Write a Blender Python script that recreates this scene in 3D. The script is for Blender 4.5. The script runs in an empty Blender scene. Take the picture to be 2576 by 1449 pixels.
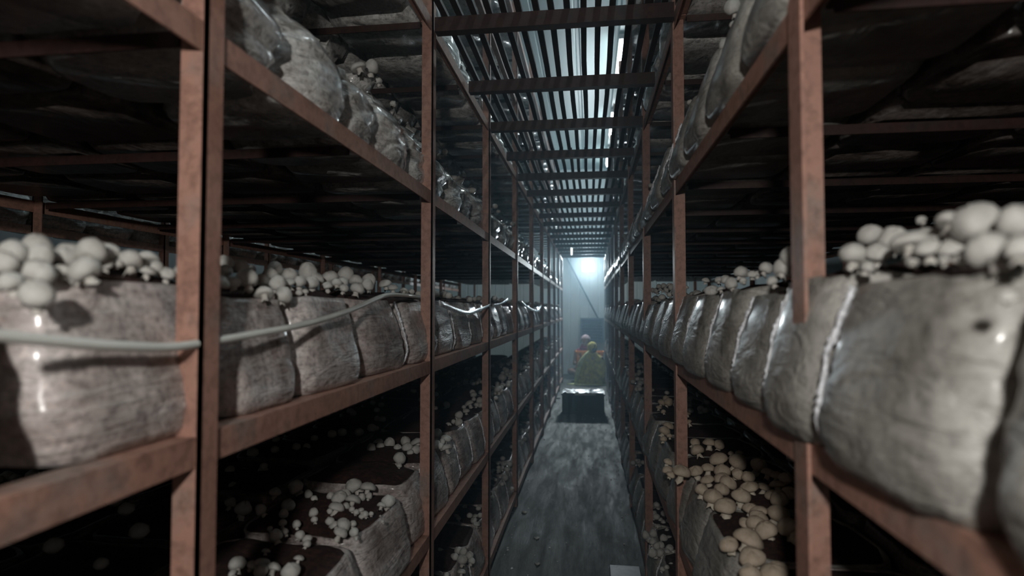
import bpy, bmesh, math, random
from math import sin, cos, tan, atan, pi, radians, sqrt
from mathutils import Vector, Matrix, Euler, noise

random.seed(7)
SC = bpy.context.scene
COL = SC.collection
H = 1.36                      # camera height over the floor
F = 1500.0
VPX, VPY = 1484.0, 778.0      # where the aisle direction meets the picture

# ------------------------------------------------------------------ camera
yaw = atan((VPX - 1288.0) / F)
pitch = atan((VPY - 724.5) / sqrt(F * F + (VPX - 1288.0) ** 2))
cam_d = bpy.data.cameras.new('camera')
cam = bpy.data.objects.new('camera', cam_d)
COL.objects.link(cam)
cam.location = (0, 0, H)
cam.rotation_euler = Euler((pi / 2 + pitch, 0, yaw), 'XYZ')
cam_d.sensor_width = 36
cam_d.lens = F / 2576 * 36
cam_d.clip_start = 0.02
cam_d.dof.use_dof = True
cam_d.dof.focus_distance = 2.3
cam_d.dof.aperture_fstop = 2.6
SC.camera = cam
ROT = cam.rotation_euler.to_matrix()


def ray(px, py):
    return ROT @ Vector((px - 1288.0, 724.5 - py, -F))


def atx(px, py, X):
    d = ray(px, py)
    return Vector((0, 0, H)) + d * (X / d.x)


def atz(px, py, h):
    """point on the ray at height h relative to the camera"""
    d = ray(px, py)
    return Vector((0, 0, H)) + d * (h / d.z)


def aty(px, py, Y):
    d = ray(px, py)
    return Vector((0, 0, H)) + d * (Y / d.y)


def zc(p):
    return -(ROT.transposed() @ (Vector(p) - Vector((0, 0, H)))).z


def proj(p):
    c = ROT.transposed() @ (Vector(p) - Vector((0, 0, H)))
    return 1288 + F * c.x / -c.z, 724.5 - F * c.y / -c.z


# ------------------------------------------------------------------ world, exposure
SC.view_settings.view_transform = 'Standard'
SC.view_settings.look = 'None'
SC.view_settings.exposure = 0.6
SC.view_settings.gamma = 1.0
SC.view_settings.use_curve_mapping = False
w = bpy.data.worlds.new('world')
SC.world = w
w.use_nodes = True
w.node_tree.nodes['Background'].inputs[0].default_value = (0.35, 0.5, 0.55, 1)
w.node_tree.nodes['Background'].inputs[1].default_value = 0.02
SC.cycles.max_bounces = 6
SC.cycles.volume_bounces = 1
SC.cycles.sample_clamp_indirect = 4

WORK_LAMP_W = 32.0
TUBE_STRENGTH = 36.0
END_LAMP_W = 1.1
HAZE_DENSITY = 0.032


def area_light(name, loc, rot, sx, sy, power, col, shape='RECTANGLE', spread=pi):
    d = bpy.data.lights.new(name, 'AREA')
    d.shape = shape
    d.size = sx
    d.size_y = sy
    d.energy = power
    d.color = col
    d.spread = spread
    o = bpy.data.objects.new(name, d)
    COL.objects.link(o)
    o.location = loc
    o.rotation_euler = rot
    return o


# hand lamp held above and just behind the camera (warm), pointing down the aisle
d = bpy.data.lights.new('work_lamp', 'POINT')
d.energy = WORK_LAMP_W
d.color = (1.0, 0.965, 0.92)
d.shadow_soft_size = 0.035
o = bpy.data.objects.new('work_lamp', d)
COL.objects.link(o)
o.location = (-0.07, -0.50, H + 0.30)
# flood lamp on the end wall
d = bpy.data.lights.new('flood_lamp_light', 'POINT')
d.energy = END_LAMP_W
d.color = (0.74, 0.9, 1.0)
d.shadow_soft_size = 0.09
o = bpy.data.objects.new('flood_lamp_light', d)
COL.objects.link(o)
o.location = (-0.035, 12.28, H + 0.88)
area_light('flood_lamp_beam', (-0.035, 12.2, H + 0.88), Euler((radians(-86), 0, 0)), 0.2, 0.16, END_LAMP_W * 42, (0.72, 0.9, 1.0))


# ------------------------------------------------------------------ materials
def mat(name):
    m = bpy.data.materials.new(name)
    m.use_nodes = True
    nt = m.node_tree
    b = nt.nodes['Principled BSDF']
    return m, nt, b


def N(nt, t, **kw):
    n = nt.nodes.new(t)
    for k, v in kw.items():
        if k in n.inputs.keys() if isinstance(k, str) else False:
            n.inputs[k].default_value = v
        else:
            setattr(n, k, v)
    return n


def coords(nt, scale=(1, 1, 1), rot=(0, 0, 0), kind='Object', vary=True):
    tc = nt.nodes.new('ShaderNodeTexCoord')
    mp = nt.nodes.new('ShaderNodeMapping')
    mp.inputs['Scale'].default_value = scale
    mp.inputs['Rotation'].default_value = rot
    nt.links.new(tc.outputs[kind], mp.inputs['Vector'])
    if vary:
        oi = nt.nodes.new('ShaderNodeObjectInfo')
        mul = nt.nodes.new('ShaderNodeMath')
        mul.operation = 'MULTIPLY'
        mul.inputs[1].default_value = 37.0
        nt.links.new(oi.outputs['Random'], mul.inputs[0])
        add = nt.nodes.new('ShaderNodeVectorMath')
        add.operation = 'ADD'
        nt.links.new(mp.outputs[0], add.inputs[0])
        nt.links.new(mul.outputs[0], add.inputs[1])
        return add.outputs[0]
    return mp.outputs[0]


def noise_tex(nt, vec, scale, detail=4, rough=0.6, dist=0.0):
    n = nt.nodes.new('ShaderNodeTexNoise')
    n.inputs['Scale'].default_value = scale
    n.inputs['Detail'].default_value = detail
    n.inputs['Roughness'].default_value = rough
    n.inputs['Distortion'].default_value = dist
    nt.links.new(vec, n.inputs['Vector'])
    return n.outputs['Fac']


def ramp(nt, fac, stops):
    r = nt.nodes.new('ShaderNodeValToRGB')
    while len(r.color_ramp.elements) < len(stops):
        r.color_ramp.elements.new(0.5)
    for e, (p, c) in zip(r.color_ramp.elements, stops):
        e.position = p
        e.color = (c[0], c[1], c[2], 1) if isinstance(c, (tuple, list)) else (c, c, c, 1)
    nt.links.new(fac, r.inputs[0])
    return r.outputs[0]


def mix(nt, fac, a, b, mode='MIX'):
    m = nt.nodes.new('ShaderNodeMix')
    m.data_type = 'RGBA'
    m.blend_type = mode
    for i_, v in ((0, fac), (6, a), (7, b)):
        sock = m.inputs[i_]
        if isinstance(v, (int, float)):
            sock.default_value = v if i_ == 0 else (v, v, v, 1)
        elif isinstance(v, tuple):
            sock.default_value = (*v, 1)
        else:
            nt.links.new(v, sock)
    return m.outputs[2]


def bump(nt, h, strength, dist, b, prev=None):
    n = nt.nodes.new('ShaderNodeBump')
    n.inputs['Strength'].default_value = strength
    n.inputs['Distance'].default_value = dist
    nt.links.new(h, n.inputs['Height'])
    if prev:
        nt.links.new(prev, n.inputs['Normal'])
    nt.links.new(n.outputs[0], b.inputs['Normal'])
    return n.outputs[0]


M = {}


def plain(key, col, rough=0.6, bumpy=0.0, bscale=40, var=0.15, coat=0.0, metal=0.0):
    m, nt, b = mat(key)
    v = coords(nt)
    f = noise_tex(nt, v, bscale * 0.4, 5)
    dark = tuple(c * (1 - var) for c in col)
    lite = tuple(min(1, c * (1 + var)) for c in col)
    nt.links.new(ramp(nt, f, [(0.35, dark), (0.65, lite)]), b.inputs['Base Color'])
    b.inputs['Roughness'].default_value = rough
    b.inputs['Metallic'].default_value = metal
    b.inputs['Coat Weight'].default_value = coat
    if bumpy:
        bump(nt, noise_tex(nt, v, bscale, 6), bumpy, 0.002, b)
    M[key] = m
    return m


def bag_mat(key, brown, pale, glint_amt, coat, streak=0.55, crinkle=0.0):
    m, nt, b = mat(key)
    v = coords(nt)
    blotch = noise_tex(nt, v, 9, 4, 0.6, 0.4)
    fine = noise_tex(nt, v, 75, 6, 0.72)
    c1 = ramp(nt, blotch, [(0.36, brown), (0.60, pale)])
    c2 = ramp(nt, fine, [(0.34, 0.55 if key == 'bag_grey' else 0.34), (0.50, 0.95), (0.66, 1.12 if key == 'bag_grey' else 1.35)])
    col = mix(nt, 0.85, c1, c2, 'MULTIPLY')
    sv = coords(nt, (26, 10, 120), (radians(-24), 0, 0))
    st = noise_tex(nt, sv, 1.0, 5, 0.65, 0.8)
    stc = ramp(nt, st, [(0.50, 0.0), (0.64, 1.0)])
    fl = nt.nodes.new('ShaderNodeMath')
    fl.operation = 'MULTIPLY'
    fl.inputs[1].default_value = glint_amt
    nt.links.new(stc, fl.inputs[0])
    col = mix(nt, fl.outputs[0], col, (0.50, 0.49, 0.47))  # pale streaks paint the glints of wrinkled film into the colour
    nt.links.new(col, b.inputs['Base Color'])
    b.inputs['Roughness'].default_value = 0.46
    b.inputs['Coat Weight'].default_value = coat
    b.inputs['Coat Roughness'].default_value = 0.16
    p = bump(nt, st, streak, 0.004, b)
    wv = coords(nt, (9, 5, 16), (radians(35), 0, 0))
    p2 = bump(nt, noise_tex(nt, wv, 1.6, 3, 0.5, 1.5), 0.7, 0.012, b, p)
    p3 = bump(nt, fine, 0.25, 0.003, b, p2)
    if crinkle:
        cv = coords(nt, (7, 6, 15), (radians(20), 0, 0))
        cn = nt.nodes.new('ShaderNodeTexNoise')
        cn.noise_type = 'RIDGED_MULTIFRACTAL'
        cn.inputs['Scale'].default_value = 1.3
        cn.inputs['Detail'].default_value = 5
        cn.inputs['Distortion'].default_value = 0.8
        nt.links.new(cv, cn.inputs['Vector'])
        bump(nt, cn.outputs['Fac'], crinkle, 0.030, b, p3)
    M[key] = m
    return m


bag_mat('bag_brown', (0.25, 0.20, 0.185), (0.54, 0.485, 0.465), 0.5, 0.35, 0.8)
bag_mat('bag_grey', (0.22, 0.21, 0.187), (0.41, 0.40, 0.37), 0.18, 0.30, 0.35)
bag_mat('bag_silver', (0.27, 0.255, 0.24), (0.56, 0.56, 0.54), 0.65, 1.0, 1.0, 0.9)
M['bag_silver'].node_tree.nodes['Principled BSDF'].inputs['Coat Roughness'].default_value = 0.14
M['bag_silver'].node_tree.nodes['Principled BSDF'].inputs['Roughness'].default_value = 0.32
bag_mat('bag_shaded', (0.045, 0.037, 0.033), (0.16, 0.135, 0.12), 0.2, 0.3)  # bag colour darkened, painting in the shade of rear rows and undersides


def soil_mat():
    m, nt, b = mat('casing_soil')
    v = coords(nt)
    f = noise_tex(nt, v, 60, 8, 0.75)
    nt.links.new(ramp(nt, f, [(0.32, (0.006, 0.003, 0.003)), (0.55, (0.055, 0.020, 0.016)), (0.74, (0.15, 0.06, 0.045))]), b.inputs['Base Color'])
    b.inputs['Roughness'].default_value = 0.85
    bump(nt, f, 1.0, 0.012, b)
    M['soil'] = m


soil_mat()


def rust_mat(key, base, rust, grey):
    m, nt, b = mat(key)
    v = coords(nt, kind='Object', vary=False)
    f = noise_tex(nt, v, 7, 6, 0.65)
    g = noise_tex(nt, v, 55, 6, 0.7)
    c = ramp(nt, f, [(0.35, base), (0.52, rust), (0.70, grey)])
    c = mix(nt, 0.6, c, ramp(nt, g, [(0.36, 0.45), (0.55, 1.05)]), 'MULTIPLY')
    nt.links.new(c, b.inputs['Base Color'])
    b.inputs['Roughness'].default_value = 0.5
    b.inputs['Specular IOR Level'].default_value = 0.4
    bump(nt, g, 0.35, 0.0015, b)
    M[key] = m


rust_mat('rack_paint', (0.31, 0.168, 0.13), (0.37, 0.205, 0.155), (0.25, 0.19, 0.165))
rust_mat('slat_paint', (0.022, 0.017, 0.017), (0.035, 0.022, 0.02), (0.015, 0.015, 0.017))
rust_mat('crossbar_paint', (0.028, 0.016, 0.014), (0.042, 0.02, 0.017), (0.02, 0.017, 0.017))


def cap_mat(key, lo, hi, rough=0.55):
    m, nt, b = mat(key)
    v = coords(nt)
    f = noise_tex(nt, v, 1.6, 4)
    g = noise_tex(nt, v, 9, 5)
    c = ramp(nt, f, [(0.3, lo), (0.7, hi)])
    c = mix(nt, 0.5, c, ramp(nt, g, [(0.28, 0.72), (0.5, 1.0)]), 'MULTIPLY')
    nt.links.new(c, b.inputs['Base Color'])
    b.inputs['Roughness'].default_value = rough
    b.inputs['Subsurface Weight'].default_value = 0.0
    bump(nt, g, 0.25, 0.05, b)
    M[key] = m


cap_mat('cap_white', (0.44, 0.435, 0.405), (0.55, 0.545, 0.515))
cap_mat('stem_white', (0.46, 0.44, 0.40), (0.58, 0.56, 0.52))
cap_mat('cap_brown', (0.46, 0.37, 0.275), (0.58, 0.49, 0.385))
cap_mat('stem_cream', (0.55, 0.48, 0.38), (0.72, 0.66, 0.55))


def film_mat():
    m, nt, b = mat('plastic_film')
    v = coords(nt, (60, 60, 60))
    f = noise_tex(nt, v, 1.5, 4, 0.7)
    nt.links.new(ramp(nt, f, [(0.35, (0.35, 0.36, 0.38)), (0.6, (0.85, 0.87, 0.92))]), b.inputs['Base Color'])
    b.inputs['Roughness'].default_value = 0.22
    b.inputs['Specular IOR Level'].default_value = 0.8
    b.inputs['Coat Weight'].default_value = 0.8
    bump(nt, f, 0.8, 0.004, b)
    M['film'] = m


film_mat()
plain('hose', (0.72, 0.74, 0.70), 0.35, 0.1, 30, 0.1, 0.3)
plain('black_plastic', (0.018, 0.02, 0.023), 0.4, 0.1, 30, 0.3)
plain('orange_plastic', (0.72, 0.24, 0.03), 0.45)
plain('paper', (0.7, 0.72, 0.74), 0.7)
plain('foam_board', (0.30, 0.30, 0.34), 0.45, 0.3, 20, 0.3)
plain('skin', (0.22, 0.12, 0.085), 0.6)
plain('hair', (0.02, 0.016, 0.014), 0.6, 0.5, 80)
plain('yellow_cloth', (0.52, 0.45, 0.09), 0.85, 0.4, 30, 0.35)
plain('pale_yellow_cloth', (0.55, 0.60, 0.30), 0.85, 0.4, 30, 0.2)
plain('magenta_cloth', (0.28, 0.02, 0.09), 0.85)
plain('pink_cloth', (0.45, 0.33, 0.36), 0.85)
plain('dark_cloth', (0.08, 0.06, 0.07), 0.9)
plain('grey_metal', (0.10, 0.12, 0.15), 0.5)
plain('louvre_blue', (0.10, 0.13, 0.19), 0.5)
plain('white_plastic', (0.75, 0.77, 0.78), 0.4)


def room_mats():
    m, nt, b = mat('concrete')
    v = coords(nt, (1.4, 0.22, 1), kind='Object', vary=False)
    f = noise_tex(nt, v, 7.0, 9, 0.78)
    g = noise_tex(nt, v, 45, 7, 0.8)
    c = ramp(nt, f, [(0.32, (0.022, 0.022, 0.020)), (0.50, (0.07, 0.072, 0.066)), (0.68, (0.15, 0.155, 0.145))])  # pale lengthwise streaks paint in light from the slats, dark ones are stains
    c = mix(nt, 0.85, c, ramp(nt, g, [(0.36, 0.30), (0.60, 1.25)]), 'MULTIPLY')
    nt.links.new(c, b.inputs['Base Color'])
    nt.links.new(ramp(nt, f, [(0.35, 0.42), (0.6, 0.75)]), b.inputs['Roughness'])
    bump(nt, g, 0.45, 0.01, b)
    M['concrete'] = m
    m, nt, b = mat('wall_panel')
    v = coords(nt, kind='Object', vary=False)
    f = noise_tex(nt, v, 2, 5)
    nt.links.new(ramp(nt, f, [(0.3, (0.60, 0.68, 0.70)), (0.7, (0.72, 0.80, 0.82))]), b.inputs['Base Color'])
    b.inputs['Roughness'].default_value = 0.45
    M['wall_panel'] = m
    m, nt, b = mat('ceiling_panel')
    v = coords(nt, (1, 0.15, 1), kind='Object', vary=False)
    f = noise_tex(nt, v, 3, 4)
    nt.links.new(ramp(nt, f, [(0.3, (0.25, 0.335, 0.345)), (0.7, (0.30, 0.395, 0.40))]), b.inputs['Base Color'])
    b.inputs['Roughness'].default_value = 0.4
    M['ceiling_panel'] = m
    m, nt, b = mat('dark_wall')
    b.inputs['Base Color'].default_value = (0.16, 0.17, 0.17, 1)
    b.inputs['Roughness'].default_value = 0.8
    M['dark_wall'] = m


room_mats()


def emit(key, col, s):
    m, nt, b = mat(key)
    b.inputs['Base Color'].default_value = (0.9, 0.9, 0.9, 1)
    b.inputs['Emission Color'].default_value = (*col, 1)
    b.inputs['Emission Strength'].default_value = s
    M[key] = m


emit('tube_glow', (0.80, 0.95, 1.0), TUBE_STRENGTH)
emit('flood_glow', (0.85, 0.96, 1.0), 14)
emit('small_glow', (0.85, 0.97, 1.0), 1.3)


# ------------------------------------------------------------------ mesh helpers
def me_from(name, verts, faces, m, smooth=False):
    me = bpy.data.meshes.new(name)
    me.from_pydata([tuple(v) for v in verts], [], faces)
    if smooth:
        me.polygons.foreach_set('use_smooth', [True] * len(me.polygons))
    me.materials.append(m)
    me.update()
    return me


def link(name, me, parent=None, loc=None, rot=None, scale=None):
    o = bpy.data.objects.new(name, me)
    COL.objects.link(o)
    if parent:
        o.parent = parent
    if loc is not None:
        o.location = loc
    if rot is not None:
        o.rotation_euler = rot
    if scale is not None:
        o.scale = scale
    return o


def tag(o, label=None, cat=None, group=None, kind=None):
    if label:
        o['label'] = label
    if cat:
        o['category'] = cat
    if group:
        o['group'] = group
    if kind:
        o['kind'] = kind
    return o


def thing(name, label, cat, loc=(0, 0, 0), rot=(0, 0, 0), group=None, scale=None):
    o = bpy.data.objects.new(name, None)
    o.empty_display_size = 0.05
    COL.objects.link(o)
    o.location = loc
    o.rotation_euler = rot
    if scale:
        o.scale = scale
    return tag(o, label, cat, group)


class MB:
    def __init__(self):
        self.v = []
        self.f = []

    def box(self, x0, x1, y0, y1, z0, z1):
        n = len(self.v)
        self.v += [(x, y, z) for z in (z0, z1) for y in (y0, y1) for x in (x0, x1)]
        self.f += [[n + i for i in q] for q in ((0, 2, 3, 1), (4, 5, 7, 6), (0, 1, 5, 4), (2, 6, 7, 3), (0, 4, 6, 2), (1, 3, 7, 5))]
        return self

    def rings(self, rings, closed=True, cap0=True, cap1=True):
        n = len(self.v)
        k = len(rings[0])
        for r in rings:
            self.v += [tuple(p) for p in r]
        for i in range(len(rings) - 1):
            for j in range(k if closed else k - 1):
                a = n + i * k + j
                b = n + i * k + (j + 1) % k
                self.f.append([a, b, b + k, a + k])
        if cap0:
            self.f.append([n + j for j in range(k)][::-1])
        if cap1:
            self.f.append([n + (len(rings) - 1) * k + j for j in range(k)])
        return self

    def tube(self, pts, r, seg=8):
        pts = [Vector(p) for p in pts]
        rr = r if isinstance(r, (list, tuple)) else [r] * len(pts)
        rings = []
        up = Vector((0, 0, 1))
        for i, p in enumerate(pts):
            t = (pts[min(i + 1, len(pts) - 1)] - pts[max(i - 1, 0)]).normalized()
            a = t.cross(up)
            if a.length < 0.05:
                a = t.cross(Vector((1, 0, 0)))
            a.normalize()
            b = a.cross(t)
            rings.append([p + (a * cos(2 * pi * j / seg) + b * sin(2 * pi * j / seg)) * rr[i] for j in range(seg)])
        return self.rings(rings)

    def lathe(self, prof, seg=14, jitter=0.0, seed=0):
        rings = []
        for i, (r, z) in enumerate(prof):
            ring = []
            for j in range(seg):
                a = 2 * pi * j / seg
                k = 1 + jitter * noise.noise(Vector((cos(a) * 1.3 + seed, sin(a) * 1.3, z * 1.2 + seed)))
                ring.append((r * cos(a) * k, r * sin(a) * k, z * k))
            rings.append(ring)
        return self.rings(rings)

    def mesh(self, name, m, smooth=False):
        return me_from(name, self.v, self.f, m, smooth)

    def build(self, name, m, parent=None, smooth=False, bevel=0.0, **kw):
        o = link(name, self.mesh(name, m, smooth), parent, **kw)
        if bevel:
            b = o.modifiers.new('bevel', 'BEVEL')
            b.width = bevel
            b.segments = 2
        return o


def bez(pts, n=8):
    """Catmull-Rom through the points"""
    P = [Vector(p) for p in pts]
    P = [P[0] * 2 - P[1]] + P + [P[-1] * 2 - P[-2]]
    out = []
    for i in range(1, len(P) - 2):
        for k in range(n):
            t = k / n
            out.append(0.5 * ((2 * P[i]) + (P[i + 1] - P[i - 1]) * t + (2 * P[i - 1] - 5 * P[i] + 4 * P[i + 1] - P[i + 2]) * t * t
                              + (3 * P[i] - P[i - 1] - 3 * P[i + 1] + P[i + 2]) * t ** 3))
    out.append(P[-2])
    return out


ORD = ('first second third fourth fifth sixth seventh eighth ninth tenth eleventh twelfth thirteenth fourteenth fifteenth sixteenth '
       'seventeenth eighteenth nineteenth twentieth twenty-first twenty-second twenty-third twenty-fourth twenty-fifth twenty-sixth '
       'twenty-seventh twenty-eighth twenty-ninth thirtieth thirty-first thirty-second thirty-third thirty-fourth thirty-fifth '
       'thirty-sixth thirty-seventh thirty-eighth thirty-ninth fortieth forty-first forty-second forty-third forty-fourth').split()

# ------------------------------------------------------------------ the setting
XL, XR = -0.50, 0.265          # aisle faces of the two racks
CEIL = H + 2.95
YW = 12.6


def struct(name, mb, m, **kw):
    o = mb.build(name, m, **kw)
    o['kind'] = 'structure'
    return o


struct('floor', MB().box(-5.2, 2.4, -2.5, YW + 0.2, -0.1, 0.0), M['concrete'])
# ceiling of long corrugated sheets running along the aisle
mb = MB()
prof = []
x = -5.2
while x < 2.4:
    prof += [(x, 0), (x + 0.02, 0.02), (x + 0.05, 0.02), (x + 0.07, 0)]
    x += 0.42
rings = []
for y in (-2.5, YW + 0.2):
    rings.append([(px, y, CEIL + pz) for px, pz in prof] + [(px, y, CEIL + pz + 0.012) for px, pz in reversed(prof)])
mb.rings(rings)
struct('ceiling', mb, M['ceiling_panel'])
# end wall of ribbed steel panels
mb = MB()
rings = []
prof = []
x = -5.2
while x < 2.4:
    prof += [(x, 0), (x + 0.165, 0), (x + 0.175, 0.012), (x + 0.19, 0.012), (x + 0.20, 0)]
    x += 0.20
for z in (0, CEIL + 0.05):
    rings.append([(px, YW + dy, z) for px, dy in prof] + [(px, YW + dy + 0.05, z) for px, dy in reversed(prof)])
mb.rings(rings)
wb = struct('wall_back', mb, M['wall_panel'])
struct('wall_left', MB().box(-5.3, -5.2, -2.5, YW + 0.2, 0, CEIL), M['dark_wall'])
struct('wall_right', MB().box(2.4, 2.5, -2.5, YW + 0.2, 0, CEIL), M['dark_wall'])
struct('wall_front', MB().box(-5.3, 2.5, -2.6, -2.5, 0, CEIL), M['dark_wall'])
struct('trim_1', MB().box(-0.62, 0.42, 12.45, 12.55, H + 1.11, H + 1.17), M['grey_metal'])

# ------------------------------------------------------------------ steel racks
YP = [-0.78, 0.717, 1.855, 2.955, 4.12, 5.3, 6.45, 7.6, 8.75, 9.9, 11.1]
LV = {'A': -1.30, 'B': -0.752, 'C': -0.205, 'D': 0.341, 'E': 0.905, 'F': 1.45, 'G': 1.99}
LVR = {'A': -1.30, 'B': -0.752, 'C': -0.203, 'D': 0.366, 'E': 0.905, 'F': 1.45, 'G': 1.99}
DEP = 1.45


def angle_post(mb, x, y, z0, z1, s, side, a=0.037, t=0.005, far=False):
    # flange in the aisle plane, second flange facing the camera, going into the rack
    mb.box(min(x, x + side * t), max(x, x + side * t), y, y + a, z0, z1)
    yb = y + a if far else y
    mb.box(min(x, x + side * a), max(x, x + side * a), yb, yb + t, z0, z1)


def make_rack(x0, side, levels, label, ys, top=2.25, depth=DEP, bars=True):
    rk = thing('steel_rack', label, 'rack', (x0, 0, 0))
    x0 = 0.0
    for i, y in enumerate(ys):
        for xx, sd in ((x0, side), (x0 + side * depth, -side)):
            if sd == -side and not bars:
                continue
            m = MB()
            angle_post(m, xx, y, 0.0, H + top, 0, sd, 0.040 if side > 0 else 0.037, 0.005, side > 0)
            m.build('post', M['rack_paint'], rk)
    for lv, h in levels.items():
        for i in range(len(ys) - 1):
            y0, y1 = ys[i] + 0.005, ys[i + 1] + 0.003
            if y1 < 0 or (not bars and lv not in 'CD'):
                continue
            m = MB()
            s = side
            a, b = sorted((x0 + s * 0.0055, x0 + s * 0.0095))
            m.box(a, b, y0 + 0.0, y1, H + h, H + h + 0.040)
            a, b = sorted((x0 + s * 0.0095, x0 + s * 0.045))
            m.box(a, b, y0 + 0.006, y1, H + h + 0.036, H + h + 0.040)
            m.build('shelf_beam', M['rack_paint'], rk)
            if bars and i < 8:
                a, b = sorted((x0 + s * (depth - 0.0055), x0 + s * (depth - 0.0095)))
                MB().box(a, b, y0, y1, H + h, H + h + 0.040).build('shelf_beam', M['rack_paint'], rk)
    if bars:
        for lv, h in levels.items():
            for i in range(len(ys) - 1):
                for fr in (0.0, 0.5):
                    yy = ys[i] + fr * (ys[i + 1] - ys[i])
                    if i >= 7 or yy < 0.1:
                        continue
                    a, b = sorted((x0 + side * 0.046, x0 + side * (depth - 0.046)))
                    m = MB().box(a, b, yy + 0.008, yy + 0.012, H + h + 0.012, H + h + 0.034)
                    m.box(a, b, yy + 0.012, yy + 0.038, H + h + 0.030, H + h + 0.034)
                    m.build('cross_bar', M['crossbar_paint'], rk)
    return rk


rackL = make_rack(XL, -1, LV, 'long rust-red steel shelving rack along the left side of the aisle', YP)
rackR = make_rack(XR, 1, LVR, 'long rust-red steel shelving rack along the right side of the aisle', [y + 0.067 for y in YP])
XF = -2.52
rackF = make_rack(XF, -1, {'C': LV['C'], 'D': LV['D']}, 'steel rack beyond the left rack, seen dimly under its upper shelf', [y + 0.3 for y in YP], 1.6, 0.6, False)

# ------------------------------------------------------------------ slatted walkway over the aisle
wk = thing('slatted_walkway', 'dark steel slat walkway spanning overhead between the two racks', 'walkway', ((XL + XR) / 2, 0, 0))
wx = (XL + XR) / 2
yy = YP[1]
for i in range(1, len(YP) - 1):
    for fr in (0, 0.5):
        y = YP[i] + fr * (YP[i + 1] - YP[i]) + 0.01
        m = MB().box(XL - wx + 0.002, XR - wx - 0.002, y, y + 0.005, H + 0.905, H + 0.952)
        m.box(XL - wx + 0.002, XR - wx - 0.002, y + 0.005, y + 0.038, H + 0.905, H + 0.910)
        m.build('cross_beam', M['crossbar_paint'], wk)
nsl = 15
xs0, xs1 = XL + 0.035, XR - 0.035
for k in range(nsl):
    x = xs0 + (xs1 - xs0) * k / (nsl - 1) - wx
    for i, (ya, yb) in enumerate(((0.2, 3.55), (3.56, 7.0), (7.01, 10.6))):
        m = MB()
        seg = 8
        rings = []
        off = random.uniform(-0.004, 0.004)
        for q in range(seg + 1):
            y = ya + (yb - ya) * q / seg
            xx = x + off + 0.003 * sin(q * 1.7 + k)
            zz = H + 0.953 + 0.0015 * sin(q * 2.1 + k * 3)
            hw = 0.0098
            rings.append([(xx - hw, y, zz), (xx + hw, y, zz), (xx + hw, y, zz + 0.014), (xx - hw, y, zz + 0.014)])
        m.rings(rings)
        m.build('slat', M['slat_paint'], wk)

# ------------------------------------------------------------------ grow bags
def sup(t, n):
    c, s = cos(t), sin(t)
    return math.copysign(abs(c) ** (2 / n), c), math.copysign(abs(s) ** (2 / n), s)


def bag_mesh(name, m, d, wd, h, seed, style='packed', K=40, L=14):
    """sleeve open at the top with a folded rim. +X = towards the aisle, origin at the middle of the bottom front edge line"""
    rings = []
    a, b = d / 2, wd / 2
    rs = random.Random(seed)
    lean = rs.uniform(-0.012, 0.012)
    for i in range(L + 1):
        s = i / L
        if style == 'packed':
            sc = 0.90 + 0.10 * min(1, s / 0.22) ** 0.6 - 0.035 * max(0, (s - 0.55) / 0.45) ** 1.5
            n = 5.5
        else:
            sc = 0.86 + 0.17 * min(1, s / 0.25) ** 0.6 - 0.40 * max(0, (s - 0.5) / 0.5) ** 1.6
            n = 3.2
        ring = []
        for j in range(K):
            ux, uy = sup(2 * pi * (j + 0.5) / K, n)
            x, y, z = ux * a * sc, uy * b * sc, s * h
            p = Vector((x * 6 + seed * 3.1, y * 6, z * 7))
            dn = noise.noise(p) * 0.014
            q = Vector((x * 10 + seed, y * 26 + z * 22, z * 30))
            fine = noise.noise(q)
            amp = 0.0045 if style == 'packed' else 0.010 * (0.4 + s)
            dn += amp * (1 - 2 * abs(fine))
            if style != 'packed':
                dn += 0.014 * (0.5 - abs(noise.noise(Vector((x * 9 + seed, y * 9, z * 42))))) * 1.6 - 0.008
            l = sqrt(ux * ux + uy * uy)
            x += dn * ux / l
            y += dn * uy / l + lean * s
            if style != 'packed':
                x += -0.05 * s * s + 0.012 * noise.noise(Vector((seed, 0, s * 3)))
            z += (0.010 if style == 'packed' else 0.02) * noise.noise(Vector((ux * 2 + seed, uy * 2, 4))) * s
            if style == 'packed':
                x += 0.022 - 0.040 * s
            ring.append((x - a, y, z))
        rings.append(ring)
    mb = MB()
    top = rings[-1]
    cx = sum(p[0] for p in top) / K
    cy = sum(p[1] for p in top) / K
    if style == 'packed':
        for f_, dz in ((0.955, 0.001), (0.93, -0.012), (0.90, -0.03)):
            rings.append([(cx + (p[0] - cx) * f_, cy + (p[1] - cy) * f_, p[2] + dz) for p in top])
        mb.rings(rings, cap1=True)
    else:
        for f_, dz in ((1.06, 0.012), (1.12, 0.028), (0.8, 0.012), (0.5, -0.01)):
            rings.append([(cx + (p[0] - cx) * (f_ + 0.22 * noise.noise(Vector((p[0] * 40, p[1] * 40, seed)))),
                           cy + (p[1] - cy) * f_, p[2] + dz * (1 + 1.2 * noise.noise(Vector((p[1] * 50, p[0] * 50, seed))))) for p in top])
        mb.rings(rings, cap1=True)
    return mb.mesh(name, m, True), top


def soil_mesh(name, top, seed, crown=0.018):
    K = len(top)
    cx = sum(p[0] for p in top) / K
    cy = sum(p[1] for p in top) / K
    rings = []
    for f_ in (0.955, 0.87, 0.68, 0.45, 0.2):
        ring = []
        for p in top:
            x = cx + (p[0] - cx) * f_
            y = cy + (p[1] - cy) * f_
            z = p[2] - 0.006 + crown * (1 - f_ ** 4) + 0.010 * noise.noise(Vector((x * 22, y * 22, seed)))
            ring.append((x, y, z))
        rings.append(ring)
    mb = MB()
    mb.rings(rings, cap0=False)
    return mb.mesh(name, M['soil'], True)


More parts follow.
